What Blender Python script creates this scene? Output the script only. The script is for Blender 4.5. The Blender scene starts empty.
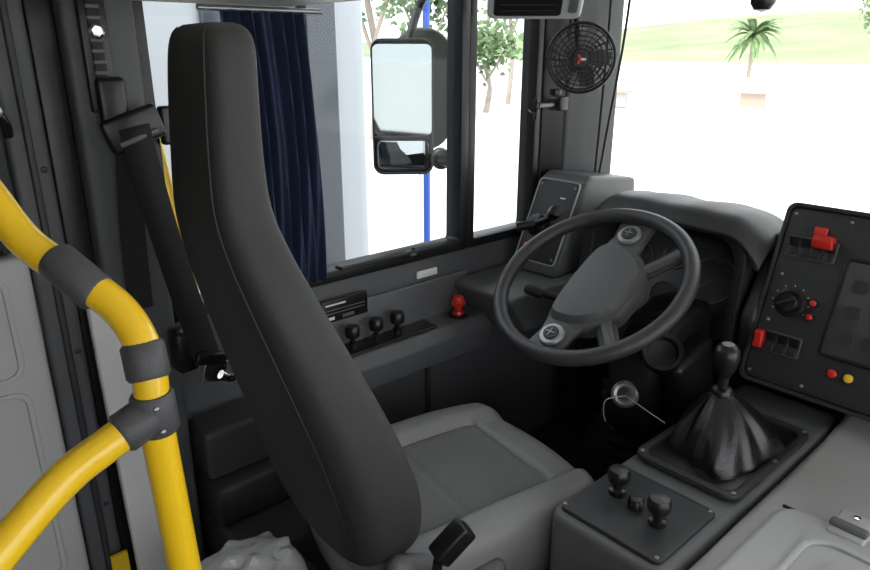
import bpy, bmesh, math, random
from mathutils import Vector, Matrix, Euler
random.seed(7)
ZO = 1.75   # eye height above the aisle floor; all z below are written relative to eye level
sc = bpy.context.scene

# ------------------------------------------------------------------ materials
def mat(name, col, rough=0.6, metal=0.0, bump=0.0, bscale=400.0, var=0.0, vscale=6.0, coat=0.0, spec=0.5, vor=False):
    m = bpy.data.materials.new(name); m.use_nodes = True
    nt = m.node_tree; b = nt.nodes['Principled BSDF']
    b.inputs['Base Color'].default_value = (*col, 1); b.inputs['Roughness'].default_value = rough
    b.inputs['Metallic'].default_value = metal
    b.inputs['Coat Weight'].default_value = coat
    b.inputs['Specular IOR Level'].default_value = spec
    tc = nt.nodes.new('ShaderNodeTexCoord')
    if var > 0:
        n = nt.nodes.new('ShaderNodeTexNoise'); n.inputs['Scale'].default_value = vscale; n.inputs['Detail'].default_value = 5
        r = nt.nodes.new('ShaderNodeValToRGB')
        r.color_ramp.elements[0].position = .3; r.color_ramp.elements[1].position = .7
        r.color_ramp.elements[0].color = (*[c*(1-var) for c in col], 1)
        r.color_ramp.elements[1].color = (*[min(1, c*(1+var)) for c in col], 1)
        nt.links.new(tc.outputs['Object'], n.inputs['Vector']); nt.links.new(n.outputs['Fac'], r.inputs['Fac'])
        nt.links.new(r.outputs['Color'], b.inputs['Base Color'])
    if bump > 0:
        n = nt.nodes.new('ShaderNodeTexVoronoi' if vor else 'ShaderNodeTexNoise'); n.inputs['Scale'].default_value = bscale
        bp = nt.nodes.new('ShaderNodeBump'); bp.inputs['Strength'].default_value = bump; bp.inputs['Distance'].default_value = .002
        nt.links.new(tc.outputs['Object'], n.inputs['Vector'])
        nt.links.new(n.outputs['Distance' if vor else 'Fac'], bp.inputs['Height']); nt.links.new(bp.outputs['Normal'], b.inputs['Normal'])
    return m

def glassmat(name, tint=(1, 1, 1), refl=1.25):
    m = bpy.data.materials.new(name); m.use_nodes = True; nt = m.node_tree
    nt.nodes.clear()
    o = nt.nodes.new('ShaderNodeOutputMaterial'); t = nt.nodes.new('ShaderNodeBsdfTransparent'); g = nt.nodes.new('ShaderNodeBsdfGlossy')
    t.inputs['Color'].default_value = (*tint, 1); g.inputs['Roughness'].default_value = .02
    f = nt.nodes.new('ShaderNodeFresnel'); f.inputs['IOR'].default_value = refl
    mx = nt.nodes.new('ShaderNodeMixShader')
    nt.links.new(f.outputs[0], mx.inputs[0]); nt.links.new(t.outputs[0], mx.inputs[1]); nt.links.new(g.outputs[0], mx.inputs[2])
    nt.links.new(mx.outputs[0], o.inputs[0]); return m

M_seatback = mat('seat_charcoal_vinyl', (.027, .026, .026), .6, bump=.6, bscale=700)
M_seatside = mat('seat_side_vinyl', (.036, .036, .037), .55, bump=.6, bscale=700)
M_pipe = mat('seat_piping', (.09, .09, .092), .5)
M_cush = mat('seat_grey_vinyl', (.23, .23, .235), .40, bump=.5, bscale=420)
M_cush2 = mat('seat_grey_perforated', (.18, .18, .185), .55, bump=1.0, bscale=380, vor=True)
M_plast = mat('plastic_mid_grey', (.115, .12, .125), .42, bump=.35, bscale=700)
M_light = mat('plastic_light_grey', (.45, .455, .46), .4, bump=.2, bscale=600)
M_dark = mat('plastic_dark_grey', (.026, .027, .029), .45, bump=.4, bscale=700)
M_black = mat('plastic_black', (.009, .009, .010), .32, bump=.15, bscale=600)
M_rubber = mat('rubber_black', (.008, .008, .008), .6)
M_leather = mat('leather_black', (.009, .009, .009), .25, bump=.35, bscale=250)
M_wheel = mat('wheel_polyurethane', (.038, .038, .041), .40, bump=.35, bscale=500)
M_wpad = mat('wheel_pad', (.085, .087, .09), .46, bump=.3, bscale=500)
M_silver = mat('satin_silver', (.32, .32, .33), .35, .75)
M_chrome = mat('chrome', (.75, .75, .75), .12, 1.0)
M_white = mat('white_plastic', (.75, .75, .74), .5)
M_dim = mat('gauge_print', (.12, .12, .12), .5)
M_panel = mat('panel_pale_grey', (.50, .50, .495), .55, var=.05, vscale=4)
M_wall = mat('wall_grey', (.105, .108, .114), .48, bump=.3, bscale=500, var=.08)
M_wdark = mat('wall_dark_grey', (.040, .041, .044), .48, var=.1)
M_pillar = mat('pillar_grey', (.075, .078, .083), .5, bump=.2, bscale=500, var=.06)
M_red = mat('red_plastic', (.66, .025, .015), .35, coat=.3)
M_yel = mat('yellow_paint', (1.0, .62, .015), .30, coat=.5, var=.04, vscale=10)
M_yelb = mat('yellow_button', (.9, .58, .03), .4)
M_conn = mat('rail_connector_grey', (.075, .075, .08), .48, bump=.4, bscale=500)
M_curt = mat('curtain_navy', (.024, .038, .088), .85, bump=.3, bscale=900)
M_frame = mat('window_frame_black', (.008, .008, .009), .42)
M_belt = mat('belt_webbing', (.011, .011, .012), .7, bump=.8, bscale=900)
M_bone = mat('ceiling_beige', (.55, .53, .48), .6)
M_screen = mat('screen_dark', (.045, .048, .05), .14, coat=.6)
M_dial = mat('dial_dark', (.010, .010, .010), .5)
M_floor = mat('floor_vinyl', (.05, .05, .052), .6, bump=.5, bscale=300, var=.2)
M_grn = mat('grass', (.235, .30, .15), .9, var=.25, vscale=.05)
M_leaf = mat('foliage', (.15, .23, .10), .8, var=.4, vscale=2)
M_trunk = mat('trunk', (.34, .29, .24), .9)
M_ground = mat('pale_ground', (.80, .79, .76), .9, var=.04, vscale=.3)
M_bldg = mat('building_wall', (.42, .40, .38), .8)
M_brick = mat('building_brick', (.40, .31, .26), .8)
M_blue = mat('blue_paint', (.03, .09, .42), .4)
M_busw = mat('bus_paint_white', (.38, .40, .42), .35)
M_busg = mat('bus_glass', (.045, .055, .065), .12)
M_mirror = mat('mirror_glass', (.42, .44, .43), .03, 1.0)
M_glass = glassmat('window_glass', (.90, .92, .93), 1.2)
M_wglass = glassmat('windshield_glass', (.97, .985, .98))
M_bag = mat('clear_plastic_bag', (.85, .87, .88), .10, bump=.4, bscale=20)
M_bag.node_tree.nodes['Principled BSDF'].inputs['Alpha'].default_value = .5
M_cab = mat('cable_black', (.01, .01, .01), .5)

# ------------------------------------------------------------------ builders
PARTS = None
def begin(name):
    global PARTS, GNAME
    PARTS = []; GNAME = name
def end():
    global PARTS
    ps = PARTS; PARTS = None
    if len(ps) == 1:
        ps[0].name = GNAME; return ps[0]
    c = sum((p.location for p in ps), Vector()) / len(ps)
    e = bpy.data.objects.new(GNAME, None); e.empty_display_size = .05; sc.collection.objects.link(e); e.location = c
    for p in ps:
        p.parent = e; p.location = p.location - c
    return e
def mk(name, verts, faces, m, M=None, bev=0, segs=3, ang=35, smooth=True, mats=None, fm=None, sub=0):
    bm = bmesh.new()
    vs = [Vector(v) for v in verts]
    if M is not None: vs = [M @ v for v in vs]
    vs = [v + Vector((0, 0, ZO)) for v in vs]
    bv = [bm.verts.new(v) for v in vs]
    for i, f in enumerate(faces):
        try:
            fc = bm.faces.new([bv[k] for k in f])
            if fm: fc.material_index = fm[i]
        except ValueError: pass
    bmesh.ops.recalc_face_normals(bm, faces=bm.faces)
    if bev > 0:
        es = [e for e in bm.edges if len(e.link_faces) == 2 and e.calc_face_angle(0) > math.radians(28)]
        bmesh.ops.bevel(bm, geom=es, offset=bev, segments=segs, profile=.5, affect='EDGES', clamp_overlap=True)
    lo = Vector([min(v.co[i] for v in bm.verts) for i in range(3)]); hi = Vector([max(v.co[i] for v in bm.verts) for i in range(3)])
    c = (lo + hi) / 2
    for v in bm.verts: v.co -= c
    me = bpy.data.meshes.new(name); bm.to_mesh(me); bm.free()
    for mm in (mats or [m]): me.materials.append(mm)
    if smooth:
        for p in me.polygons: p.use_smooth = True
        me.set_sharp_from_angle(angle=math.radians(ang))
    o = bpy.data.objects.new(name, me); o.location = c; sc.collection.objects.link(o)
    if PARTS is not None: PARTS.append(o)
    return o
def box(name, c, s, m, rot=(0, 0, 0), bev=.003, M=None, segs=3):
    R = Matrix.Translation(c) @ Euler([math.radians(a) for a in rot]).to_matrix().to_4x4()
    if M is not None: R = M @ R
    x, y, z = [k/2 for k in s]
    v = [(-x,-y,-z),(x,-y,-z),(x,y,-z),(-x,y,-z),(-x,-y,z),(x,-y,z),(x,y,z),(-x,y,z)]
    f = [(0,3,2,1),(4,5,6,7),(0,1,5,4),(1,2,6,5),(2,3,7,6),(3,0,4,7)]
    return mk(name, v, f, m, R, bev=min(bev, min(s)*.45), segs=segs)
def bb(name, x0, x1, y0, y1, z0, z1, m, bev=.003, segs=3):
    return box(name, ((x0+x1)/2, (y0+y1)/2, (z0+z1)/2), (abs(x1-x0), abs(y1-y0), abs(z1-z0)), m, bev=bev, segs=segs)
def prism(name, pts, axis, a0, a1, m, bev=.003, M=None, segs=3):
    def p(q, a):
        return {'y': (q[0], a, q[1]), 'z': (q[0], q[1], a), 'x': (a, q[0], q[1])}[axis]
    n = len(pts)
    v = [p(q, a0) for q in pts] + [p(q, a1) for q in pts]
    f = [tuple(range(n)), tuple(range(2*n-1, n-1, -1))] + [(i, (i+1) % n, n+(i+1) % n, n+i) for i in range(n)]
    return mk(name, v, f, m, M, bev=bev, segs=segs)
def rrect(w, h, r, n=6, cx=0, cy=0):
    out = []
    for (sx, sy, a0) in ((1, 1, 0), (-1, 1, 90), (-1, -1, 180), (1, -1, 270)):
        for i in range(n+1):
            a = math.radians(a0 + 90*i/n)
            out.append((cx + sx*(w/2-r) + r*math.cos(a), cy + sy*(h/2-r) + r*math.sin(a)))
    return out
def catmull(pts, k=8, closed=False):
    P = [Vector(p) for p in pts]; n = len(P); out = []
    rng = range(n) if closed else range(n-1)
    for i in rng:
        if closed: a, b, c, d = P[(i-1) % n], P[i], P[(i+1) % n], P[(i+2) % n]
        else: a, b, c, d = P[max(i-1, 0)], P[i], P[i+1], P[min(i+2, n-1)]
        for j in range(k):
            t = j/k
            out.append(.5*((2*b)+(-a+c)*t+(2*a-5*b+4*c-d)*t*t+(-a+3*b-3*c+d)*t**3))
    if not closed: out.append(P[-1])
    return out
def tube(name, pts, r, m, M=None, n=14, closed=False, smoothk=0, flat=None, up=None):
    P = catmull(pts, smoothk, closed) if smoothk else [Vector(p) for p in pts]
    L = len(P)
    def tan(i):
        if closed: return (P[(i+1) % L]-P[(i-1) % L]).normalized()
        return (P[min(i+1, L-1)]-P[max(i-1, 0)]).normalized()
    t0 = tan(0); u = Vector(up) if up else (Vector((0, 0, 1)) if abs(t0.z) < .9 else Vector((1, 0, 0)))
    u = (u - t0*u.dot(t0)).normalized()
    v = []
    for i in range(L):
        t = tan(i); u = (u - t*u.dot(t)).normalized(); w = t.cross(u)
        rr = r[int(i*(len(r)-1)/(L-1))] if isinstance(r, (list, tuple)) else r
        for j in range(n):
            a = 2*math.pi*j/n
            ru, rw = (rr, rr) if not flat else flat
            v.append(P[i] + u*math.cos(a)*ru + w*math.sin(a)*rw)
    f = []
    for i in range(L if closed else L-1):
        for j in range(n):
            i2 = (i+1) % L
            f.append((i*n+j, i*n+(j+1) % n, i2*n+(j+1) % n, i2*n+j))
    if not closed:
        f.append(tuple(range(n))); f.append(tuple((L-1)*n+j for j in range(n)))
    return mk(name, v, f, m, M, ang=50)
def lathe(name, prof, org, d, m, n=28, M=None, fn=None):
    d = Vector(d).normalized(); u = d.orthogonal().normalized(); w = d.cross(u); org = Vector(org)
    v = []
    for k, (r, h) in enumerate(prof):
        for j in range(n):
            a = 2*math.pi*j/n
            rr = r*(fn(a, k) if fn else 1)
            v.append(org + d*h + u*math.cos(a)*rr + w*math.sin(a)*rr)
    f = []
    for i in range(len(prof)-1):
        for j in range(n): f.append((i*n+j, i*n+(j+1) % n, (i+1)*n+(j+1) % n, (i+1)*n+j))
    f.append(tuple(range(n))); f.append(tuple((len(prof)-1)*n+j for j in range(n)))
    return mk(name, v, f, m, M, ang=40)
def loft(name, rings, m, M=None, **k):
    n = len(rings[0]); v = [p for r in rings for p in r]; f = []
    for i in range(len(rings)-1):
        for j in range(n): f.append((i*n+j, i*n+(j+1) % n, (i+1)*n+(j+1) % n, (i+1)*n+j))
    f.append(tuple(range(n))); f.append(tuple((len(rings)-1)*n+j for j in range(n)))
    return mk(name, v, f, m, M, **k)
def ringframe(name, outer, inner, axis, a0, a1, m, bev=.002, M=None):
    def p(q, a): return {'y': (q[0], a, q[1]), 'z': (q[0], q[1], a), 'x': (a, q[0], q[1])}[axis]
    n = len(outer)
    v = [p(q, a0) for q in outer]+[p(q, a0) for q in inner]+[p(q, a1) for q in outer]+[p(q, a1) for q in inner]
    f = []
    for i in range(n):
        j = (i+1) % n
        f += [(i, j, n+j, n+i), (2*n+i, 2*n+j, 3*n+j, 3*n+i), (i, j, 2*n+j, 2*n+i), (n+i, n+j, 3*n+j, 3*n+i)]
    return mk(name, v, f, m, M, bev=bev, segs=2)
def screw(name, c, d, r=.004, m=None, M=None):
    return lathe(name, [(r, 0), (r, .0015), (r*.7, .0025), (.0002, .0028)], c, d, m or M_silver, n=10, M=M)

YW = 1.40
# ================================================================== room shell
begin('floor'); bb('floor', -1.6, 1.95, -1.18, 1.39, -1.80, -1.75, M_floor, 0); end()
begin('driver_platform'); bb('driver_platform', .20, 1.94, .16, 1.39, -1.749, -1.30, M_floor, .01); end()
begin('ceiling'); bb('ceiling', -1.6, 2.0, -1.25, 1.46, .62, .68, M_bone, 0); end()
begin('wall_left')
bb('lower_wall', -1.6, 2.0, YW, YW+.06, -1.80, -.555, M_wall, 0)
bb('header', -1.6, 2.0, YW, YW+.06, .42, .62, M_wall, 0)
bb('rear_upper', -1.6, .20, YW, YW+.06, -.555, .42, M_wdark, 0)
end()
begin('wall_right')
bb('lower_wall', -1.6, .9, -1.25, -1.19, -1.8, -.68, M_wall, 0)
bb('header', -1.6, 2.0, -1.25, -1.19, .36, .62, M_wall, 0)
bb('post_a', .85, .95, -1.25, -1.19, -.68, .36, M_wall, 0)
bb('post_b', -.45, -.35, -1.25, -1.19, -.68, .36, M_wall, 0)
end()
begin('wall_rear'); bb('wall_rear', -1.66, -1.6, -1.25, 1.46, -1.8, .62, M_wall, 0); end()
begin('wall_front')
bb('lower', 1.96, 2.02, -1.25, 1.46, -1.8, -.47, M_wdark, 0)
bb('header', 1.96, 2.02, -1.25, 1.46, .40, .62, M_wall, 0)
end()

# pillars behind driver window
begin('trim_1')
bb('pillar_body', .345, .47, 1.335, YW-.001, -1.29, .41, M_pillar, .012)
bb('pillar_inner_groove', .300, .345, 1.365, YW-.001, -1.29, .41, M_black, .004)
end()
begin('trim_2')
bb('corner_panel', .235, .300, 1.36, YW-.001, -1.29, .41, M_wall, .012)
bb('corner_rib', .262, .274, 1.35, 1.362, -1.29, .41, M_wdark, .004)
for i, z in enumerate((-.2, -.55, -.9)): screw('screw_%d' % i, (.285, 1.36, z), (0, -1, 0), .006, M_dark)
end()
begin('trim_5')
bb('upper_dark', -.3, .23, 1.345, YW-.001, -.33, .41, M_wdark, .01)
bb('upper_rib', .17, .185, 1.33, 1.346, -.33, .41, M_black, .004)
bb('pale_panel', -.3, .23, 1.34, YW-.001, -1.29, -.345, M_panel, .012)
ringframe('pressed_rib', rrect(.10, .42, .03, cx=.14, cy=-.80), rrect(.08, .40, .022, cx=.14, cy=-.80), 'y', 1.334, 1.341, M_panel, .002)
ringframe('pressed_rib_b', rrect(.10, .20, .03, cx=.14, cy=-.47), rrect(.08, .18, .022, cx=.14, cy=-.47), 'y', 1.334, 1.341, M_panel, .002)
end()
begin('trim_3')
prism('white_strip', [(.318, -1.29), (.306, -.60), (.304, -.40), (.322, -.40), (.352, -.53), (.395, -.72), (.435, -.85), (.435, -1.29)], 'y', 1.310, 1.334, M_white, .005)
end()

# ================================================================== windows left
def winframe(x0, x1, z0, z1, w=.018):
    ringframe('frame', rrect(x1-x0, z1-z0, .012, 4, (x0+x1)/2, (z0+z1)/2), rrect(x1-x0-2*w, z1-z0-2*w, .008, 4, (x0+x1)/2, (z0+z1)/2), 'y', YW-.012, YW+.05, M_frame, .003)
    bb('glass', x0+.01, x1-.01, YW+.018, YW+.022, z0+.01, z1-.01, M_glass, 0)
begin('window_1'); winframe(.475, 1.36, -.555, .42, .03)
bb('sliding_stile', .845, .865, YW+.0, YW+.017, -.525, .39, M_frame, .003)
bb('slide_catch', 1.13, 1.15, YW-.03, YW-.002, -.53, -.52, M_silver, .002)
tube('grab_rail', [(.90, 1.385, -.515), (.90, 1.365, -.515), (1.15, 1.365, -.515), (1.15, 1.385, -.515)], .005, M_dark, n=8)
end()
begin('window_2'); winframe(1.36, 1.665, -.555, .42, .026); end()
begin('window_3'); winframe(.20, .335, -.555, .42, .016); end()

# A pillar
begin('trim_4')
prism('a_pillar_dark', [(1.667, 1.455), (1.667, 1.385), (1.745, 1.36), (1.75, 1.455)], 'z', -.62, .41, M_frame, .006)
prism('a_pillar_grey', [(1.75, 1.455), (1.75, 1.355), (1.86, 1.33), (1.95, 1.31), (1.95, 1.455)], 'z', -.62, .41, M_plast, .01)
tube('cable_a', [(1.86, 1.31, .41), (1.865, 1.305, .1), (1.85, 1.30, -.2), (1.84, 1.30, -.42)], .004, M_cab, smoothk=6, n=8)
tube('cable_b', [(1.90, 1.25, .41), (1.885, 1.26, .05), (1.86, 1.28, -.25), (1.83, 1.28, -.42)], .004, M_cab, smoothk=6, n=8)
end()
begin('windshield')
mk('glass', [(1.955, 1.36, -.47), (1.955, -1.18, -.47), (1.952, -1.18, .41), (1.952, 1.36, .41)], [(0, 1, 2, 3)], M_wglass)
bb('rubber_seal_bottom', 1.945, 1.958, -1.18, 1.30, -.47, -.45, M_rubber, .006)
end()

# roof locker over the driver's shoulder
begin('overhead_locker')
prism('body', [(.93, .61), (.93, .13), (.97, .085), (1.385, .085), (1.385, .61)], 'x', -.9, .80, M_bone, .012)
bb('vent_strip', .30, .72, 1.05, 1.12, .078, .087, M_light, .003)
end()

# ================================================================== curtain
def curtain(name, x0, x1, xb0, xb1, zt, zb, y):
    begin(name)
    nx, nz = 110, 24; v = []
    for j in range(nz+1):
        t = j/nz
        for i in range(nx+1):
            s = i/nx
            x = (x0+(x1-x0)*s)*(1-t)+(xb0+(xb1-xb0)*s)*t + .012*math.sin(math.pi*t)
            yy = y + .020*math.sin(s*36+.8*math.sin(3*t)+.5*math.sin(s*7))*(1-.25*t) + .007*math.sin(s*83+t*4)
            v.append((x, yy, zt+(zb-zt)*t + .012*math.sin(s*9)*t))
    f = [(j*(nx+1)+i, j*(nx+1)+i+1, (j+1)*(nx+1)+i+1, (j+1)*(nx+1)+i) for j in range(nz) for i in range(nx)]
    mk('cloth', v, f, M_curt, ang=80)
    tube('rail', [(x0-.05, y, zt+.005), (x1+.05, y, zt+.005)], .006, M_silver, n=8)
    return end()
curtain('curtain', .64, .815, .66, .832, .072, -.53, 1.345)
curtain('curtain', .00, .13, .02, .12, .072, -.20, 1.30)

# ================================================================== side ledge with knobs
begin('side_console')
prism('ledge', [(1.397, -.62), (1.397, -.83), (1.29, -.83), (1.275, -.76), (1.30, -.73), (1.375, -.725), (1.385, -.62)], 'x', .81, 1.355, M_wall, .006)
bb('knob_plate', .84, 1.17, 1.305, 1.37, -.728, -.722, M_black, .003)
for i, x in enumerate((.905, .98, 1.05)):
    lathe('air_knob_%d' % i, [(.011, 0), (.011, .018), (.007, .02), (.007, .03), (.018, .033), (.020, .040), (.020, .055), (.016, .062), (.0005, .064)], (x, 1.335, -.722), (0, 0, 1), M_black)
lathe('red_knob_base', [(.018, 0), (.016, .010), (.010, .012), (.010, .03)], (1.275, 1.335, -.722), (0, 0, 1), M_red)
lathe('red_knob', [(.010, .024), (.021, .028), (.022, .038), (.017, .043), (.015, .052), (.0005, .055)], (1.275, 1.335, -.722), (0, 0, 1), M_red)
lathe('knob_bezel', [(.03, 0), (.03, .004), (.022, .006), (.0005, .006)], (1.275, 1.335, -.727), (0, 0, 1), M_black)
bb('crease', 1.20, 1.215, 1.385, 1.399, -1.29, -.83, M_wdark, .003)
end()
begin('rating_plate')
bb('plate', .845, .985, 1.376, 1.384, -.655, -.595, M_black, .002)
dx = -.045
bb('plate_text_a', .90+dx, .96+dx, 1.3745, 1.377, -.610, -.606, M_white, 0)
bb('plate_text_b', .90+dx, 1.02+dx, 1.3745, 1.377, -.623, -.621, M_silver, 0)
bb('plate_text_c', .90+dx, 1.02+dx, 1.3745, 1.377, -.632, -.630, M_silver, 0)
bb('plate_box_a', .90+dx, .925+dx, 1.3745, 1.377, -.648, -.640, M_white, 0)
bb('plate_box_b', .95+dx, .985+dx, 1.3745, 1.377, -.648, -.640, M_silver, 0)
end()
begin('sticker'); bb('sticker', 1.17, 1.245, 1.392, 1.399, -.609, -.589, M_white, .001); end()

# stepped trims behind seat + storage box
begin('storage_box')
bb('box_body', .48, .80, 1.12, 1.385, -1.295, -1.0, M_wdark, .012)
bb('step_a', .48, .78, 1.24, 1.385, -.999, -.90, M_dark, .012)
bb('step_b', .48, .64, 1.28, 1.385, -.899, -.78, M_wdark, .012)
end()

# ================================================================== brake pod beside the wheel
begin('parking_brake_pod')
prism('slanted_housing', [(1.515, -.635), (1.525, -.610), (1.64, -.365), (1.67, -.35), (1.90, -.38), (1.93, -.64)], 'y', 1.185, 1.352, M_plast, .012)
prism('base_shelf', [(1.30, -.650), (1.31, -.635), (1.53, -.635), (1.93, -.635), (1.93, -.76), (1.36, -.75)], 'y', 1.15, 1.395, M_plast, .012)
s = Vector((.115, 0, .245)).normalized(); nn = Vector((-.905, 0, .425))
MP = Matrix(((0, s.x, nn.x, 1.5825), (-1, 0, 0, 1.27), (0, s.z, nn.z, -.4875), (0, 0, 0, 1)))
prism('faceplate', rrect(.145, .25, .012), 'z', .002, .008, M_dark, .002, M=MP)
ringframe('faceplate_rim', rrect(.153, .258, .014), rrect(.146, .251, .012), 'z', .002, .009, M_light, .001, M=MP)
lathe('brake_base', [(.036, 0), (.034, .018), (.026, .024), (.0005, .026)], (-.02, -.02, .008), (0, 0, 1), M_black, M=MP)
tube('brake_lever', [(-.02, -.02, .03), (.03, -.0, .045), (.07, .02, .075)], .010, M_black, M=MP, smoothk=4)
lathe('lever_grip', [(.008, 0), (.018, .01), (.02, .03), (.016, .05), (.0005, .055)], (.05, .01, .06), (.7, .25, .6), M_black, M=MP)
tube('brake_lever_b', [(-.02, -.02, .03), (-.06, -.045, .06)], [.012, .015], M_black, M=MP)
lathe('lamp', [(.009, 0), (.009, .004), (.0005, .006)], (-.045, -.085, .008), (0, 0, 1), M_red, M=MP)
for i, (a, b) in enumerate(((-.062, .11), (.062, .11), (-.062, -.11), (.062, -.11))): screw('screw_%d' % i, (a, b, .008), (0, 0, 1), M=MP)
for i in range(3): box('legend_%d' % i, (.03-.02*i, .075-.03*i, .0085), (.02, .004, .001), M_white, bev=0, M=MP)
end()

# ================================================================== dashboard
begin('dashboard')
prism('main_body', [(1.94, -.46), (1.80, -.44), (1.70, -.47), (1.68, -.60), (1.66, -.78), (1.78, -.90), (1.94, -.90)], 'y', -.6, 1.14, M_dark, .015)
bb('lower_bulkhead', 1.80, 1.94, -.6, 1.14, -1.29, -.88, M_wdark, .01)
def arch(w, h0, h1, r, cy, n=7):
    out = [(cy-w/2, h0)]
    for i in range(n+1):
        a = math.radians(180-90*i/n); out.append((cy-w/2+r+r*math.cos(a), h1-r+r*math.sin(a)))
    for i in range(n+1):
        a = math.radians(90-90*i/n); out.append((cy+w/2-r+r*math.cos(a), h1-r+r*math.sin(a)))
    out.append((cy+w/2, h0)); return out
oA = arch(.47, -.74, -.40, .09, .905); iA = arch(.41, -.74, -.432, .07, .905)
rings = []
for (pts, x, dz) in ((iA, 1.72, 0), (iA, 1.60, 0.0), (oA, 1.585, 0), (oA, 1.60, .006), (oA, 1.80, -.01), (iA, 1.80, -.01)):
    rings.append([(x + (-.06 if x < 1.7 else 0)*(0-(q[1]+.40))*1.5, q[0], q[1]+dz) for q in pts])
n = len(oA); v = [p for r in rings for p in r]; f = []
for i in range(len(rings)-1):
    for j in range(n-1): f.append((i*n+j, i*n+j+1, (i+1)*n+j+1, (i+1)*n+j))
mk('cluster_hood', v, f, M_dark, bev=.004, segs=2)
vv = []; ff = []; NX, NY = 22, 60
for i in range(NX+1):
    for j in range(NY+1):
        t = j/NY; y = .635+.508*t; x = 1.545+.30*i/NX
        e = min(t, 1-t)
        z = -.388 + .010*math.sin(math.pi*t) - .075*max(0, (.20-e)/.20)**2.2
        u = i/NX
        z += -.030*max(0, (.18-u)/.18)**2 + .012*math.sin(math.pi*min(1, u*1.6)) - .05*max(0, (u-.6)/.4)**2
        z += .003*math.sin(t*21+u*2)*(.4+u)
        x += .035*(1-math.sin(math.pi*t))
        vv.append((x, y, z))
for i in range(NX):
    for j in range(NY): a = i*(NY+1)+j; ff.append((a, a+1, a+NY+2, a+NY+1))
o = mk('cowl_cap', vv, ff, M_dark, ang=80)
sm_ = o.modifiers.new('sol', 'SOLIDIFY'); sm_.thickness = .018
bv_ = o.modifiers.new('bev', 'BEVEL'); bv_.width = .005; bv_.segments = 2
end()

# instrument cluster
begin('instrument_cluster')
tl = math.radians(28)
MC = Matrix(((0, math.sin(tl), -math.cos(tl), 1.665), (-1, 0, 0, .905), (0, math.cos(tl), math.sin(tl), -.58), (0, 0, 0, 1)))
prism('panel', rrect(.40, .28, .03), 'z', -.02, 0, M_black, .003, M=MC)
for i, (x, y, r) in enumerate(((-.12, .01, .062), (.12, .01, .062), (0, .05, .035), (0, -.06, .035))):
    tube('bezel_%d' % i, [(x+r*math.cos(a), y+r*math.sin(a), .003) for a in [k*math.pi/16 for k in range(32)]], .0025, M_plast, M=MC, n=8, closed=True)
    lathe('dial_%d' % i, [(r-.002, 0), (r-.002, .002), (.0005, .002)], (x, y, 0), (0, 0, 1), M_dial, M=MC)
    for k in range(11):
        a = math.radians(225-27*k)
        box('tick_%d_%d' % (i, k), (x+r*.82*math.cos(a), y+r*.82*math.sin(a), .0025), (r*.14, .0012, .001), M_dim, rot=(0, 0, math.degrees(a)), bev=0, M=MC)
    box('needle_%d' % i, (x-r*.25, y-r*.25, .0035), (r*.8, .002, .001), M_dim, rot=(0, 0, 45), bev=0, M=MC)
end()

# ================================================================== right switch panel
s = Vector((.13, 0, .385)).normalized(); nn = Vector((-s.z, 0, s.x))
MR = Matrix(((0, s.x, nn.x, 1.53), (-1, 0, 0, .615), (0, s.z, nn.z, -.73), (0, 0, 0, 1)))
begin('switch_panel')
prism('housing', rrect(.62, .43, .022, cx=.30, cy=.203), 'z', -.06, -.008, M_dark, .006, M=MR)
prism('faceplate', rrect(.60, .406, .016, cx=.30, cy=.203), 'z', -.008, 0, M_dark, .003, M=MR)
ringframe('rim', rrect(.62, .43, .022, cx=.30, cy=.203), rrect(.602, .412, .016, cx=.30, cy=.203), 'z', -.009, .004, M_dark, .001, M=MR)
ringframe('screen_bezel', rrect(.24, .225, .010, cx=.262, cy=.205), rrect(.222, .207, .006, cx=.262, cy=.205), 'z', 0, .006, M_black, .002, M=MR)
box('screen', (.262, .205, .002), (.224, .21, .003), M_screen, bev=0, M=MR)
for i in range(4):
    for j in range(3): prism('screen_key_%d_%d' % (i, j), rrect(.030, .030, .006, 4, .183+.050*i, .142+.058*j), 'z', .003, .0042, M_dark, 0, M=MR)
def rocker(x, y, m, nm, w=.021, h=.042):
    ringframe(nm+'_bezel', rrect(w+.006, h+.006, .003, 3, x, y), rrect(w, h, .002, 3, x, y), 'z', 0, .005, M_plast, .001, M=MR)
    prism(nm, [(y-h/2, .002), (y-h/2, .012), (y, .006), (y+h/2, .016), (y+h/2, .002)], 'x', x-w/2, x+w/2, m, .002, M=MR)
for i in range(4): rocker(.028+.026*i, .318, M_black, 'rocker_%d' % i)
prism('red_guard', [(.322, 0), (.322, .020), (.340, .030), (.352, .022), (.352, 0)], 'x', .068, .112, M_red, .004, M=MR)
prism('red_flag', [(.350, .0), (.350, .012), (.370, .012), (.370, 0)], 'x', .062, .090, M_red, .003, M=MR)
for i in range(3): rocker(.040+.026*i, .092, M_black, 'rocker_low_%d' % i)
prism('red_guard_low', [(.070, 0), (.070, .018), (.105, .026), (.113, .02), (.113, 0)], 'x', .007, .026, M_red, .003, M=MR)
lathe('rotary_base', [(.034, 0), (.034, .004), (.028, .006), (.028, .008)], (.056, .19, 0), (0, 0, 1), M_black, M=MR)
lathe('rotary_knob', [(.024, .006), (.023, .024), (.020, .028), (.0005, .028)], (.056, .19, 0), (0, 0, 1), M_black, M=MR)
box('rotary_grip', (.056, .19, .030), (.044, .009, .010), M_black, rot=(0, 0, 35), M=MR)
for k in range(9):
    a = math.radians(210-30*k); box('rotary_mark_%d' % k, (.056+.039*math.cos(a), .19+.039*math.sin(a), .0005), (.004, .0015, .001), M_white, rot=(0, 0, math.degrees(a)), bev=0, M=MR)
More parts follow.
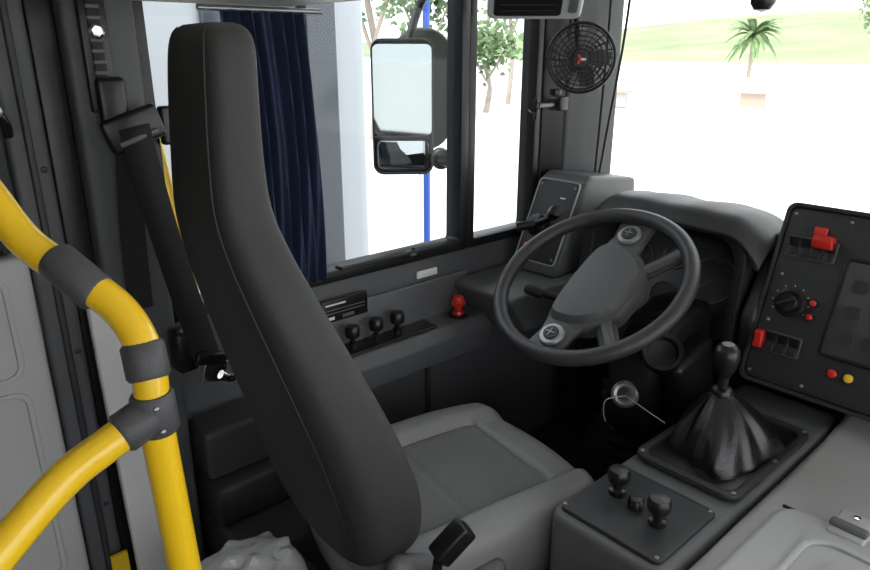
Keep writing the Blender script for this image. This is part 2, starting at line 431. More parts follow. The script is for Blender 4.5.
for nm, x, y, r, m in (('button_a', .104, .200, .007, M_red), ('button_b', .104, .168, .007, M_red), ('button_red', .182, .062, .0095, M_red), ('button_yellow', .215, .062, .0095, M_yelb)):
    lathe(nm+'_ring', [(r+.003, 0), (r+.003, .003), (r, .004)], (x, y, 0), (0, 0, 1), M_black, M=MR)
    lathe(nm, [(r, .002), (r, .007), (r*.7, .009), (.0005, .0095)], (x, y, 0), (0, 0, 1), m, M=MR)
for i, (a, b) in enumerate(((.012, .392), (.012, .014), (.13, .392), (.13, .014), (.02, .25), (.02, .14))): screw('screw_%d' % i, (a, b, 0), (0, 0, 1), M=MR)
end()
begin('dash_side_trim')
prism('trim', [(1.575, -.735), (1.56, -.60), (1.68, -.42), (1.90, -.40), (1.93, -.735)], 'y', .620, .658, M_dark, .012)
end()

# ================================================================== gear console
begin('gear_console')
prism('body', rrect(.78, .235, .03, cx=1.245, cy=.535), 'z', -1.295, -.802, M_plast, .012)
prism('knob_plate', rrect(.20, .205, .014, cx=.975, cy=.538), 'z', -.806, -.794, M_dark, .003)
for i, (x, y) in enumerate(((.885, .635), (1.065, .635), (.885, .445), (1.065, .445))): screw('screw_%d' % i, (x, y, -.794), (0, 0, 1))
kp = [(.016, 0), (.016, .010), (.010, .013), (.010, .026), (.019, .029), (.021, .036), (.021, .046), (.017, .053), (.0005, .055)]
lathe('air_knob_a', kp, (.985, .590, -.794), (0, 0, 1), M_black)
lathe('air_knob_b', kp, (.963, .492, -.794), (0, 0, 1), M_black)
lathe('small_knob', [(.015, 0), (.015, .014), (.011, .019), (.0005, .020)], (.975, .543, -.794), (0, 0, 1), M_black)
end()
begin('engine_cover')
prism('deck', [(.66, -.83), (.70, -.815), (1.50, -.80), (1.60, -.785), (1.655, -.745), (1.655, -1.29), (.66, -1.29)], 'y', -.5, .412, M_light, .02)
prism('raised_lid', rrect(.52, .72, .05, cx=.93, cy=.01), 'z', -.83, -.785, M_light, .014)
ringframe('lid_rib', rrect(.40, .58, .05, cx=.93, cy=.01), rrect(.375, .555, .04, cx=.93, cy=.01), 'z', -.786, -.779, M_light, .003)
prism('lid_pad', rrect(.30, .48, .04, cx=.93, cy=.01), 'z', -.788, -.775, M_light, .006)
bb('latch_plate', 1.155, 1.235, .225, .285, -.806, -.778, M_light, .006)
bb('latch_handle', 1.165, 1.185, .225, .285, -.78, -.768, M_plast, .005)
lathe('latch_pin', [(.006, 0), (.006, .004), (.0005, .005)], (1.215, .255, -.778), (0, 0, 1), M_chrome, n=12)
bb('dark_gap', 1.195, 1.20, -.3, .37, -.812, -.802, M_black, 0)
end()
begin('gear_lever')
prism('frame_plate', rrect(.355, .215, .03, cx=1.297, cy=.535), 'z', -.801, -.792, M_black, .003)
ringframe('frame_rim', rrect(.36, .22, .03, cx=1.297, cy=.535), rrect(.325, .185, .024, cx=1.297, cy=.535), 'z', -.799, -.784, M_dark, .004)
for i, (x, y) in enumerate(((1.135, .632), (1.46, .632), (1.135, .438), (1.46, .438), (1.30, .638), (1.30, .432))): screw('screw_%d' % i, (x, y, -.784), (0, 0, 1), .005)
rings = []; N = 120; K = 26
T = Vector((1.28, .55)); B = Vector((1.30, .53))
for k in range(K+1):
    t = k/K
    z = -.792 + .125*t
    c = B*(1-t)+T*t
    rad = .082*(1-t)**.85+.021+.012*math.sin(math.pi*t)
    amp = .075*math.sin(math.pi*min(1, .25+t*.75))+.025
    ring = []
    for j in range(N):
        a = 2*math.pi*j/N
        w_ = math.sin(4*a+1.3*t+.5*math.sin(a+1))
        rr = rad*(1+amp*w_+.35*amp*math.sin(9*a+2*t)+.18*amp*math.sin(15*a-3*t))
        sx = 1.28 if t < .2 else 1.28-.28*(t-.2)/.8
        q = 2.6-.6*t
        sq = (abs(math.cos(a))**q+abs(math.sin(a))**q)**(-1/q)
        ring.append((c.x+rr*sx*sq*math.cos(a), c.y+rr*.88*sq*math.sin(a), z+.003*math.sin(3*a+6*t)*(1-t)))
    rings.append(ring)
loft('boot', rings, M_leather, ang=80)
lathe('collar', [(.022, -.006), (.0225, .004), (.019, .010), (.012, .012)], (1.28, .55, -.669), (-.02, 0, 1), M_black)
lathe('shaft', [(.0105, 0), (.0105, .045)], (1.28, .55, -.66), (-.02, 0, 1), M_black)
lathe('knob', [(.012, .0), (.015, .006), (.0205, .018), (.0245, .034), (.0265, .048), (.0245, .060), (.019, .068), (.009, .0715), (.0005, .072)], (1.28, .55, -.632), (-.04, 0, 1), M_black)
lathe('knob_badge', [(.013, 0), (.012, .0015), (.0005, .002)], (1.2772, .55, -.5605), (-.04, 0, 1), M_plast)
end()

# ================================================================== steering wheel
begin('steering_wheel')
al = math.radians(33)
MW = Matrix(((math.cos(al), 0, -math.sin(al), 1.305), (0, 1, 0, .909), (math.sin(al), 0, math.cos(al), -.523), (0, 0, 0, 1)))
R = .230
tube('rim', [(R*math.cos(2*math.pi*k/72), R*math.sin(2*math.pi*k/72), 0) for k in range(72)], .0185, M_wheel, M=MW, n=16, closed=True)
outl = [(-.140, .030), (-.118, .052), (-.05, .060), (.05, .060), (.118, .052), (.140, .030), (.135, -.03), (.110, -.075), (.066, -.108), (.02, -.116), (-.02, -.116), (-.066, -.108), (-.110, -.075), (-.135, -.03)]
sm = [(p.x, p.y) for p in catmull([(a, b, 0) for a, b in outl], 5, True)]
rings = [[(x*k, (y+.02)*k-.02, z) for x, y in sm] for k, z in ((.70, -.075), (.92, -.06), (1.0, -.038), (1.0, -.020), (.97, -.013), (.90, -.009), (.86, .004), (.82, .009), (.5, .012), (.2, .013))]
loft('hub_pad', rings, M_wpad, M=MW, ang=32)
for sgn, nm in ((1, 'front'), (-1, 'rear')):
    w = [(sgn*.10, .050), (sgn*.16, .040), (sgn*.222, .052), (sgn*.222, -.044), (sgn*.16, -.046), (sgn*.10, -.060)]
    prism('spoke_'+nm, w, 'z', -.028, -.010, M_wpad, .006, M=MW)
    lathe('button_pod_'+nm, [(.032, 0), (.032, .010), (.028, .014), (.0005, .015)], (sgn*.170, -.002, -.014), (0, 0, 1), M_silver, M=MW)
    lathe('button_cap_'+nm, [(.019, 0), (.018, .004), (.0005, .005)], (sgn*.170, -.002, .0005), (0, 0, 1), M_dark, M=MW)
    box('button_cross_a_'+nm, (sgn*.170, -.002, .006), (.022, .002, .002), M_silver, M=MW, bev=0)
    box('button_cross_b_'+nm, (sgn*.170, -.002, .006), (.002, .022, .002), M_silver, M=MW, bev=0)
    tube('spoke_low_'+nm, [(sgn*.075, -.080, -.022), (sgn*.118, -.120, -.015), (sgn*.163, -.163, -.003)], .012, M_wpad, M=MW, smoothk=5, flat=(.009, .015))
    tube('spoke_low_under_'+nm, [(sgn*.07, -.075, -.030), (sgn*.115, -.115, -.024), (sgn*.163, -.160, -.008)], .012, M_wheel, M=MW, smoothk=5, flat=(.009, .024))
end()
begin('steering_column')
rings = [[(x*k, y*k, z) for x, y in rrect(.15, .13, .04, 5)] for k, z in ((.55, -.076), (.85, -.09), (1.0, -.13), (1.1, -.22), (1.0, -.30), (.8, -.33))]
loft('upper_shroud', rings, M_black, M=MW, ang=40)
tube('stalk_left', [(0, .05, -.12), (-.01, .12, -.10), (-.03, .20, -.07)], [.009, .010, .012], M_black, M=MW, smoothk=5)
lathe('stalk_left_tip', [(.013, 0), (.016, .01), (.016, .045), (.012, .05), (.0005, .052)], (-.022, .165, -.085), (-.15, .9, .35), M_dark, M=MW)
tube('stalk_right', [(0, -.05, -.12), (.02, -.12, -.10), (.03, -.19, -.08)], [.009, .010, .012], M_black, M=MW, smoothk=5)
rings = []
for k in range(26):
    t = k/25; z = -.80-.49*t; rr = .062+(.006 if k % 2 else -.004)+.03*t
    rings.append([(1.50+.05*t+rr*math.cos(a), .90+rr*math.sin(a), z) for a in [j*2*math.pi/24 for j in range(24)]])
loft('bellows', rings, M_rubber, ang=20)
prism('knee_cover', [(1.39, -.63), (1.33, -.70), (1.325, -.88), (1.42, -.98), (1.60, -.96), (1.60, -.60), (1.50, -.59)], 'y', .735, .865, M_black, .022)
box('knee_cover_b', (1.46, .71, -.78), (.16, .05, .22), M_black, rot=(0, -15, 0), bev=.015)
lathe('ignition_bezel', [(.044, -.06), (.047, .026), (.044, .036), (.035, .034), (.032, .002), (.0005, -.004)], (1.355, .732, -.668), (-.72, -.42, .56), M_black)
lathe('lock_ring', [(.033, 0), (.032, .008), (.026, .012), (.019, .010), (.017, .003), (.0005, .003)], (1.318, .795, -.784), (-.80, -.45, .4), M_silver)
lathe('lock_core', [(.016, 0), (.016, .007), (.0005, .008)], (1.3155, .7935, -.7825), (-.80, -.45, .4), M_black)
tube('pull_cord', [(1.303, .787, -.780), (1.27, .76, -.76), (1.26, .70, -.768), (1.27, .66, -.785)], .0010, M_white, smoothk=6, n=6)
tube('pull_cord_b', [(1.303, .787, -.780), (1.28, .82, -.795), (1.285, .83, -.83), (1.29, .825, -.86)], .0010, M_white, smoothk=6, n=6)
end()
begin('pedals')
for i, y in enumerate((.78, .93, 1.06)):
    box('pad_%d' % i, (1.62, y, -1.14), (.02, .07, .12), M_rubber, rot=(0, 35, 0), bev=.006)
    tube('arm_%d' % i, [(1.63, y, -1.14), (1.70, y, -1.0), (1.72, y, -.86)], .008, M_black)
end()

# ================================================================== driver's seat
begin('driver_seat')
MS = Matrix.Translation((.86, .915, 0)) @ Matrix.Rotation(math.radians(-8), 4, 'Z')
hx, hy = .285, .235; NX = 64; v = []; f = []; fm = []
def hgt(s, t):
    x, y = s, t
    z = -.865
    z += .022*max(0, min(1, (abs(y)-.55)/.15))
    z += .012*math.sin(math.pi*min(1, max(0, (x+1)/2)))
    def g(d): return .011*math.exp(-(d/.022)**2)
    if x < .64: z -= g(abs(y)-.60)
    if abs(y) < .60: z -= g(x-.62)
    if abs(y) < .60: z -= .4*g(x+.15)
    for dist, w in ((1-abs(x), .16), (1-abs(y), .18)):
        q = 1-min(1, dist/w); z -= .042*(1-math.sqrt(max(0, 1-q*q)))
    return z
def outl2(s, t):
    X = s*hx*math.sqrt(1-.30*t*t*abs(s)) ; Y = t*hy*math.sqrt(1-.22*s*s*abs(t))
    Y *= (1+.03*s)
    return X-.01, Y
for i in range(NX+1):
    for j in range(NX+1):
        s_, t_ = -1+2*i/NX, -1+2*j/NX
        X, Y = outl2(s_, t_); v.append((X, Y, hgt(s_, t_)))
for i in range(NX):
    for j in range(NX):
        a = i*(NX+1)+j; f.append((a, a+1, a+NX+2, a+NX+1))
        s_, t_ = -1+2*(i+.5)/NX, -1+2*(j+.5)/NX
        fm.append(1 if (abs(t_) < .60 and s_ < .62) else 0)
per = [(i, 0) for i in range(NX)]+[(NX, j) for j in range(NX)]+[(i, NX) for i in range(NX, 0, -1)]+[(0, j) for j in range(NX, 0, -1)]
prev = [i*(NX+1)+j for i, j in per]
for k, (zz, sh) in enumerate(((-.925, 1.0), (-.955, .995), (-.985, .965), (-.99, .9))):
    cur = []
    for i, j in per:
        X, Y = outl2(-1+2*i/NX, -1+2*j/NX); cur.append(len(v)); v.append((X*sh, Y*sh, zz))
    L = len(per)
    for q in range(L): f.append((prev[q], prev[(q+1) % L], cur[(q+1) % L], cur[q])); fm.append(0)
    prev = cur
f.append(tuple(prev)); fm.append(0)
mk('cushion', v, f, None, MS, mats=[M_cush, M_cush2], fm=fm, ang=70)
# backrest: z, x centre, half width, half thickness
lev = [(-.850, -.280, .15, .040), (-.825, -.284, .19, .056), (-.77, -.292, .222, .068), (-.69, -.308, .236, .073), (-.60, -.334, .236, .070), (-.50, -.368, .226, .063), (-.41, -.398, .208, .056), (-.33, -.422, .184, .050), (-.265, -.437, .156, .045), (-.21, -.443, .132, .041), (-.14, -.442, .122, .038), (-.06, -.438, .117, .036), (.0, -.433, .110, .034), (.024, -.431, .098, .028), (.034, -.431, .078, .016)]
cp = catmull([(a, b, c) for a, b, c, d in lev], 4); cd = catmull([(d, 0, 0) for a, b, c, d in lev], 4)
rings = []; N = 64
for p, q in zip(cp, cd):
    z, xc, hw = p; ht = q.x; ring = []
    for j in range(N):
        a = 2*math.pi*j/N; ca, sa = math.cos(a), math.sin(a)
        e = 2/4.4
        X = ht*math.copysign(abs(ca)**e, ca); Y = hw*math.copysign(abs(sa)**e, sa)
        X += .030*(Y/.225)**2
        if ca > 0: X += .014*abs(Y/hw)**3*ca
        ring.append((xc+X, Y, z))
    rings.append(ring)
n = N; v = [p for r in rings for p in r]; f = []; fm = []
for i in range(len(rings)-1):
    for j in range(n):
        f.append((i*n+j, i*n+(j+1) % n, (i+1)*n+(j+1) % n, (i+1)*n+j))
        a = 2*math.pi*(j+.5)/n; ca = math.cos(a)
        fm.append(1 if ca > .62 else (2 if ca > -.62 else 0))
f.append(tuple(range(n))); f.append(tuple((len(rings)-1)*n+j for j in range(n))); fm += [0, 0]
mk('backrest', v, f, None, MS, mats=[M_seatback, M_cush, M_seatside], fm=fm, ang=70)
for sgn in (1, -1):
    for q, off in enumerate((9, -9)):
        jj = (int(round(N*(.25 if sgn > 0 else .75)))+sgn*off) % N
        tube('piping_%d_%s' % (q, 'l' if sgn > 0 else 'r'), [Vector(r[jj]) for r in rings[2:-2]], .0020, M_pipe if q else M_dark, M=MS, n=6)
box('cushion_pan', (0, 0, -1.005), (.46, .40, .04), M_black, bev=.01, M=MS)
box('suspension', (0, 0, -1.14), (.36, .32, .24), M_rubber, bev=.02, M=MS)
for k in range(5): box('bellow_%d' % k, (0, 0, -1.06-.045*k), (.40, .36, .022), M_rubber, bev=.01, M=MS)
box('floor_plate', (0, 0, -1.285), (.44, .38, .03), M_black, bev=.005, M=MS)
box('side_cover', (-.17, -.235, -.955), (.26, .045, .11), M_plast, rot=(0, -8, 0), bev=.02, M=MS)
box('hinge_cover', (-.25, -.215, -.87), (.10, .04, .12), M_plast, rot=(0, 25, 0), bev=.018, M=MS)
box('buckle', (-.185, -.265, -.772), (.036, .038, .072), M_black, rot=(10, 45, 0), bev=.006, M=MS)
tube('buckle_stalk', [(-.21, -.262, -.80), (-.22, -.258, -.87), (-.205, -.25, -.94)], .009, M_black, M=MS)
end()

# ================================================================== seat belt
begin('seat_belt')
box('height_track', (.392, 1.325, -.005), (.046, .014, .20), M_black, bev=.004)
box('height_track_slot', (.392, 1.317, -.005), (.020, .006, .185), M_rubber, bev=.002)
for i in range(9): box('track_tooth_%d' % i, (.392, 1.3145, .07-.018*i), (.022, .004, .006), M_plast, bev=.001)
lathe('bolt', [(.014, 0), (.014, .006), (.009, .010), (.0005, .010)], (.392, 1.314, .03), (0, -1, 0), M_chrome, n=6)
box('guide_loop', (.428, 1.30, -.135), (.105, .018, .062), M_black, rot=(0, -18, 0), bev=.012)
box('guide_slot_lip', (.432, 1.290, -.150), (.075, .008, .010), M_plast, rot=(0, -18, 0), bev=.003)
box('guide_cover', (.402, 1.312, -.09), (.05, .02, .09), M_black, bev=.01)
def ribbon(nm, pts, w, m, side):
    P = catmull(pts, 8); v = []
    for p in P: v += [p+Vector(side)*w/2, p-Vector(side)*w/2]
    f = [(2*i, 2*i+1, 2*i+3, 2*i+2) for i in range(len(P)-1)]
    o = mk(nm, v, f, m, ang=80); s_ = o.modifiers.new('s', 'SOLIDIFY'); s_.thickness = .002; return o
ribbon('webbing_down', [(.425, 1.290, -.13), (.445, 1.288, -.28), (.470, 1.283, -.43), (.50, 1.27, -.60)], .056, M_belt, (.95, -.1, .15))
ribbon('webbing_return', [(.415, 1.30, -.14), (.405, 1.318, -.33), (.40, 1.32, -.48)], .046, M_belt, (1, 0, .0))
box('tongue', (.51, 1.262, -.630), (.050, .006, .045), M_chrome, rot=(0, 15, 0), bev=.002)
box('tongue_grip', (.505, 1.262, -.600), (.066, .016, .026), M_black, rot=(0, 15, 0), bev=.004)
tube('anchor_bracket', [(.52, 1.26, -.64), (.55, 1.27, -.66), (.60, 1.34, -.66), (.62, 1.39, -.66)], .010, M_chrome, smoothk=4)
box('retractor_case', (.465, 1.30, -.58), (.045, .05, .09), M_black, bev=.01)
box('bracket', (.520, 1.375, -.14), (.035, .022, .075), M_black, bev=.006)
end()

# ================================================================== yellow handrail
begin('handrail')
r = .0195
main = [(.10, 1.05, -.075), (.130, .938, -.150), (.152, .878, -.208), (.185, .817, -.244), (.213, .772, -.280), (.2225, .742, -.325), (.2190, .733, -.389)]
tube('upper_bend', main, r, M_yel, smoothk=8, n=20)
tube('post', [(.2190, .733, -.385), (.228, .733, -.622), (.235, .733, -1.298)], r, M_yel, n=20)
tube('lower_branch', [(.219, .733, -.392), (.165, .727, -.410), (.112, .721, -.432), (.036, .698, -.478), (-.08, .66, -.56), (-.10, .64, -.75), (-.10, .64, -1.745)], r, M_yel, smoothk=8, n=20)
def sleeve(nm, a, b, rr=.0235):
    a, b = Vector(a), Vector(b); d = b-a; L = d.length
    lathe(nm, [(rr-.003, 0), (rr, .004), (rr, L-.004), (rr-.003, L)], a, d, M_conn, n=22)
sleeve('sleeve_a', (.170, .845, -.224), (.198, .795, -.262), .0230)
sleeve('sleeve_b', (.2225, .750, -.312), (.2205, .735, -.352), .0240)
sleeve('tee_vertical', (.2195, .733, -.368), (.2215, .733, -.418), .0245)
sleeve('tee_branch', (.219, .733, -.392), (.178, .729, -.406), .0240)
for i, (x, z) in enumerate(((.215, -.378), (.2185, -.408))): screw('tee_screw_%d' % i, (x, .7085, z), (0, -1, 0), .0035)
lathe('floor_flange', [(.04, 0), (.04, .006), (.022, .012), (.022, .03)], (.245, .733, -1.30), (0, 0, 1), M_conn)
lathe('floor_flange_b', [(.04, 0), (.04, .006), (.022, .012), (.022, .03)], (-.10, .64, -1.75), (0, 0, 1), M_conn)
end()
begin('coat_hook')
lathe('plate', [(.03, 0), (.03, .008), (.0005, .01)], (.19, 1.329, -.10), (0, -1, 0), M_black)
tube('hook', [(.19, 1.32, -.10), (.195, 1.28, -.105), (.21, 1.27, -.09), (.225, 1.28, -.11), (.23, 1.30, -.13)], .008, M_black, smoothk=5)
lathe('hook_tip', [(.010, 0), (.012, .008), (.0005, .016)], (.21, 1.27, -.09), (0, -1, 0), M_silver)
end()
begin('yellow_pole')
tube('pole', [(.69, 1.72, -2.33), (.655, 1.70, -.59), (.60, 1.70, -.15)], .014, M_yel)
lathe('foot', [(.08, 0), (.08, .02), (.02, .03)], (.69, 1.72, -2.35), (0, 0, 1), M_conn)
end()

# ================================================================== fan
begin('fan')
MF = Matrix.Translation((1.63, 1.225, -.022)) @ Vector((-.80, -.58, -.08)).to_track_quat('Z', 'Y').to_matrix().to_4x4()
Rf = .092
tube('outer_ring', [(Rf*math.cos(a), Rf*math.sin(a), 0) for a in [k*math.pi/24 for k in range(48)]], .0045, M_black, M=MF, n=8, closed=True)
for i, (rr, z) in enumerate(((.084, .010), (.072, .017), (.060, .021), (.048, .024), (.037, .026), (.027, .027))):
    for sg in (1, -1):
        tube('ring_%d_%d' % (i, sg), [(rr*math.cos(a), rr*math.sin(a), z*sg) for a in [k*math.pi/18 for k in range(36)]], .0013, M_black, M=MF, n=5, closed=True)
for k in range(24):
    a = k*math.pi/12
    for sg in (1, -1):
        tube('wire_%d_%d' % (k, sg), [(q*math.cos(a+.25*(Rf-q)/Rf), q*math.sin(a+.25*(Rf-q)/Rf), z*sg) for q, z in ((Rf, 0), (.078, .014), (.055, .022), (.02, .027))], .0012, M_black, M=MF, n=5)
lathe('badge', [(.021, 0), (.021, .003), (.0005, .004)], (0, 0, .026), (0, 0, 1), M_dark, M=MF)
for i in range(3):
    box('badge_mark_%d' % i, (.008*math.cos(i*2.094), .008*math.sin(i*2.094), .0305), (.013, .006, .001), M_red if i else M_white, rot=(0, 0, math.degrees(i*2.094)), bev=0, M=MF)
lathe('motor', [(.028, -.075), (.033, -.068), (.033, -.03), (.028, -.024)], (0, 0, 0), (0, 0, 1), M_black, M=MF)
for k in range(5):
    a = k*2*math.pi/5
    prism('blade_%d' % k, [(.01, -.010), (.05, -.030), (.078, -.018), (.082, .016), (.05, .028), (.01, .010)], 'z', -.004, -.002, M_plast, 0, M=MF @ Matrix.Rotation(a, 4, 'Z') @ Matrix.Rotation(.4, 4, 'X'))
tube('stand', [(1.69, 1.27, -.01), (1.72, 1.31, .05), (1.72, 1.32, .12), (1.74, 1.34, .16)], .009, M_black, smoothk=5)
box('clamp', (1.74, 1.335, .165), (.04, .03, .06), M_black)
end()
begin('clamp_arm')
tube('arm', [(1.70, 1.35, -.155), (1.60, 1.30, -.150), (1.52, 1.28, -.148)], .008, M_black, smoothk=4)
tube('screw_bar', [(1.515, 1.28, -.125), (1.515, 1.28, -.185)], .006, M_black)
lathe('handle', [(.014, 0), (.017, .006), (.014, .014), (.0005, .016)], (1.495, 1.27, -.150), (-.9, -.2, .3), M_black)
box('jaw', (1.66, 1.32, -.15), (.04, .05, .04), M_black, bev=.006)
lathe('knob', [(.010, 0), (.017, .004), (.017, .016), (.0005, .02)], (1.62, 1.30, -.125), (0, 0, 1), M_black)
end()
# display hung from the ceiling, facing the driver and tipped down
begin('overhead_display')
MD = Matrix.Translation((1.40, 1.20, .122)) @ Vector((-.45, -.45, -.77)).to_track_quat('Z', 'Y').to_matrix().to_4x4()
prism('casing', rrect(.24, .16, .02), 'z', -.05, 0, M_light, .010, M=MD)
prism('screen', rrect(.17, .12, .010, cx=-.018), 'z', 0, .004, M_black, .002, M=MD)
for i in range(5): box('vent_%d' % i, (-.018, -.04+.02*i, .0045), (.14, .004, .002), M_dark, bev=0, M=MD)
prism('side_key', rrect(.022, .10, .006, cx=.095), 'z', 0, .004, M_plast, .001, M=MD)
tube('bracket', [(1.43, 1.23, .17), (1.45, 1.25, .40), (1.45, 1.25, .615)], .014, M_dark)
end()
begin('sun_visor_knob')
lathe('ball', [(.0005, -.03), (.02, -.024), (.03, -.008), (.03, .008), (.02, .022), (.008, .03)], (1.86, .845, .120), (0, 0, 1), M_black)
tube('stem', [(1.86, .845, .145), (1.86, .845, .40), (1.86, .845, .615)], .008, M_black)
end()

# ================================================================== outside mirror
begin('side_mirror')
dm = Vector((-.62, -.78, 0)).normalized()
MM = Matrix.Translation((1.44, 1.78, -.180)) @ dm.to_track_quat('Z', 'Y').to_matrix().to_4x4()
prism('shell', rrect(.200, .43, .035), 'z', -.05, -.004, M_dark, .012, M=MM)
ringframe('shell_rim', rrect(.200, .43, .035), rrect(.188, .414, .028), 'z', -.006, .006, M_dark, .002, M=MM)
prism('mirror_main', rrect(.190, .285, .02, cy=.055), 'z', -.004, .001, M_mirror, 0, M=MM)
prism('mirror_wide', rrect(.170, .095, .02, cy=-.15), 'z', -.004, .004, M_mirror, .002, M=MM)
box('divider', (0, -.092, .002), (.19, .008, .006), M_dark, M=MM, bev=.001)
tube('arm_low', [(1.53, 1.72, -.345), (1.50, 1.62, -.345), (1.45, 1.54, -.345), (1.42, 1.463, -.345)], .016, M_black, smoothk=5)
lathe('knuckle', [(.02, -.03), (.034, -.02), (.034, .02), (.02, .03)], (1.535, 1.70, -.342), (-.6, -.75, 0), M_black)
tube('arm_up', [(1.48, 1.80, .02), (1.52, 1.78, .14), (1.50, 1.65, .22), (1.42, 1.463, .24)], .014, M_black, smoothk=5)
prism('second_mirror_shell', rrect(.20, .40, .09), 'z', -.03, .0, M_dark, .01, M=Matrix.Translation((.12, .04, .05)) @ MM)
end()

# ================================================================== small loose things
begin('plastic_bag')
bm = bmesh.new(); bmesh.ops.create_icosphere(bm, subdivisions=5, radius=1)
random.seed(3); dirs = [Vector((random.uniform(-1, 1), random.uniform(-1, 1), random.uniform(-1, 1))).normalized() for _ in range(90)]
v = []
for p in bm.verts:
    d = p.co.normalized(); k = 1
    for i, q in enumerate(dirs): k += .12*math.exp(-((d-q).length/.11)**2)*(1 if i % 2 else -1.3)
    v.append((d.x*.115*k, d.y*.09*k, max(-.034, d.z*.085*k)))
f = [tuple(q.index for q in fc.verts) for fc in bm.faces]
mk('film', v, f, M_bag, Matrix.Translation((.42, 1.0, -.955)), ang=10); bm.free()
lathe('red_cap', [(.02, 0), (.02, .02), (.0005, .022)], (.43, .915, -.905), (0, -.3, 1), M_red)
end()
begin('floor_crate'); bb('body', .33, .56, .90, 1.10, -1.295, -1.0, M_wdark, .012); bb('lid', .325, .565, .895, 1.105, -1.0, -.992, M_dark, .003); end()
begin('yellow_canister')
lathe('body', [(.035, 0), (.04, .01), (.04, .26), (.03, .29), (.016, .30)], (.80, .652, -1.298), (0, 0, 1), M_yel)
lathe('cap', [(.018, .30), (.018, .345), (.0005, .348)], (.80, .652, -1.298), (0, 0, 1), M_yelb)
end()
begin('warning_label'); bb('warning_label', .270, .304, 1.340, 1.348, -1.075, -1.02, M_yelb, 0); end()

# ================================================================== exterior
begin('ground'); bb('ground', -80, 500, -300, 400, -2.40, -2.35, M_ground, 0); end()
begin('hill')
v = []; NXH, NYH = 30, 60
for i in range(NXH+1):
    for j in range(NYH+1):
        x = 130+260*i/NXH; y = -250+600*j/NYH
        t = min(1, i/22); h = (t*t*(3-2*t))*(19-.03*y+2*math.sin(y*.02)+1.2*math.sin(y*.055+x*.02))
        v.append((x, y, -2.36+h))
f = [(i*(NYH+1)+j, i*(NYH+1)+j+1, (i+1)*(NYH+1)+j+1, (i+1)*(NYH+1)+j) for i in range(NXH) for j in range(NYH)]
mk('hill', v, f, M_grn, ang=80)
end()
def tree(x, y, h, r, n=60, th=1.0):
    begin('leafy_tree')
    tube('trunk', [(x, y, -2.36), (x+.2, y, -2.36+h*.5), (x-.1, y+.1, -2.36+h)], [.12*th, .09*th, .05*th], M_trunk, smoothk=3, n=8)
    for k in range(4):
        a = k*1.6; tube('branch_%d' % k, [(x, y, -2.36+h*.6), (x+r*.6*math.cos(a), y+r*.6*math.sin(a), -2.36+h+.2*r)], [.05*th, .02*th], M_trunk, n=6)
    v = []; f = []
    for k in range(n*14):
        d = Vector((random.gauss(0, 1), random.gauss(0, 1), random.gauss(0, .7))).normalized()*r*random.uniform(.2, 1)
        c = Vector((x, y, -2.36+h+r*.4))+d; u = Vector((random.uniform(-1, 1), random.uniform(-1, 1), random.uniform(-1, 1))).normalized(); w = u.orthogonal().normalized(); s_ = r*.075
        b0 = len(v); v += [c+u*s_, c+w*s_, c-u*s_, c-w*s_]; f.append((b0, b0+1, b0+2, b0+3))
    mk('leaves', v, f, M_leaf, smooth=False); end()
def palm(x, y, h, sz):
    begin('palm_tree')
    tube('trunk', [(x, y, -2.36), (x+.1, y, -2.36+h*.5), (x, y, -2.36+h)], [.16*sz/2, .10*sz/2], M_trunk, smoothk=4, n=8)
    v = []; f = []
    for k in range(46):
        a = k*2*math.pi*.382; el = random.uniform(-.1, 1.7); d = Vector((math.cos(a), math.sin(a), 0)); sd = Vector((-d.y, d.x, 0))
        b0 = len(v)
        for q in range(7):
            t = q/6; p = Vector((x, y, -2.36+h)) + d*sz*t + Vector((0, 0, sz*(el*t-1.0*t*t)))
            w = sz*.11*math.sin(math.pi*min(1, t*.9+.1)); v += [p+sd*w-Vector((0, 0, w*.6)), p, p-sd*w-Vector((0, 0, w*.6))]
        for q in range(6):
            o_ = b0+q*3; f += [(o_, o_+1, o_+4, o_+3), (o_+1, o_+2, o_+5, o_+4)]
    mk('fronds', v, f, M_leaf); end()
palm(63, 29, 3.6, 2.4)
tree(16, 18.5, 3.4, 1.7); tree(20, 19.5, 2.0, 1.6); tree(11.5, 15.5, 3.9, 1.5); tree(66, 19.6, 4.6, 2.4, th=2); tree(24, 22, 4.5, 1.5)
begin('roadside_building')
bb('walls', 26, 30, 8.5, 24, -2.35, -1.9, M_ground, 0)
bb('gate_a', 25.85, 25.99, 17.0, 19.4, -2.3, -1.72, M_bldg, 0); bb('gate_a_roof', 25.7, 26.3, 16.8, 19.6, -1.72, -1.62, M_brick, 0)
bb('gate_b', 25.85, 25.99, 11.2, 12.1, -2.0, -1.50, M_brick, 0); bb('gate_b_roof', 25.7, 26.3, 11.0, 12.3, -1.50, -1.42, M_bldg, 0)
end()
begin('parked_bus')
bb('body', -6, 2.45, 3.3, 5.8, -2.0, .85, M_busw, .12)
bb('window_band', -5.9, .95, 3.27, 3.31, -.75, .35, M_busg, .02)
bb('door_glass_a', 1.45, 1.78, 3.27, 3.31, -1.7, .35, M_busg, .02)
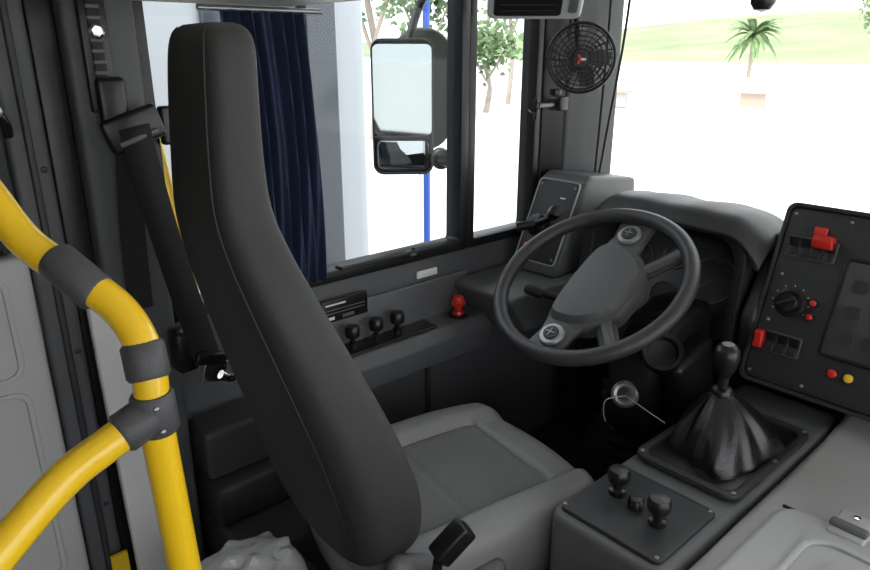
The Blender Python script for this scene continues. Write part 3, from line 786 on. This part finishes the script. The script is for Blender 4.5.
bb('door_glass_b', 1.83, 2.20, 3.27, 3.31, -1.7, .35, M_busg, .02)
for i in range(6): bb('window_post_%d' % i, -4.6+1.1*i, -4.55+1.1*i, 3.25, 3.28, -.75, .35, M_busw, .005)
bb('blue_stripe', -5.95, .95, 3.28, 3.305, -1.65, -1.5, M_blue, .01)
for i, x in enumerate((-4.5, .6)):
    lathe('tyre_%d' % i, [(.3, 0), (.46, .02), (.48, .1), (.46, .26), (.3, .28)], (x, 3.29, -1.87), (0, 1, 0), M_rubber, n=32)
    lathe('rim_%d' % i, [(.26, 0), (.25, .03), (.1, .06), (.0005, .02)], (x, 3.27, -1.87), (0, 1, 0), M_silver, n=24)
end()
begin('blue_post')
tube('post', [(2.60, 3.0, -2.35), (2.60, 3.0, 1.5)], .020, M_blue); tube('post_b', [(2.90, 3.4, -2.35), (2.90, 3.4, 1.5)], .02, M_white)
tube('cross_bar', [(2.60, 3.0, .9), (2.90, 3.4, .9)], .02, M_blue)
end()

# ================================================================== light, world, camera
w = bpy.data.worlds.new('sky'); sc.world = w; w.use_nodes = True
bg = w.node_tree.nodes['Background']; bg.inputs[0].default_value = (.95, .97, 1, 1); bg.inputs[1].default_value = 3.0
sl = bpy.data.lights.new('sun', 'SUN'); sl.energy = 2.6; sl.angle = math.radians(3); sl.color = (1, .96, .9)
so = bpy.data.objects.new('sun', sl); sc.collection.objects.link(so)
so.rotation_euler = Vector((.55, .12, -.83)).to_track_quat('-Z', 'Y').to_euler(); so.location = (-3, 0, 6)

cam = bpy.data.cameras.new('camera'); co = bpy.data.objects.new('camera', cam); sc.collection.objects.link(co)
cam.sensor_width = 36; cam.lens = 36*683/870; cam.clip_start = .02; cam.clip_end = 1500
az, pi_ = math.radians(48.4), math.radians(-19)
d = Vector((math.cos(az)*math.cos(pi_), math.sin(az)*math.cos(pi_), math.sin(pi_)))
co.location = (0, 0, ZO); co.rotation_euler = d.to_track_quat('-Z', 'Y').to_euler()
sc.camera = co
sc.view_settings.view_transform = 'Standard'
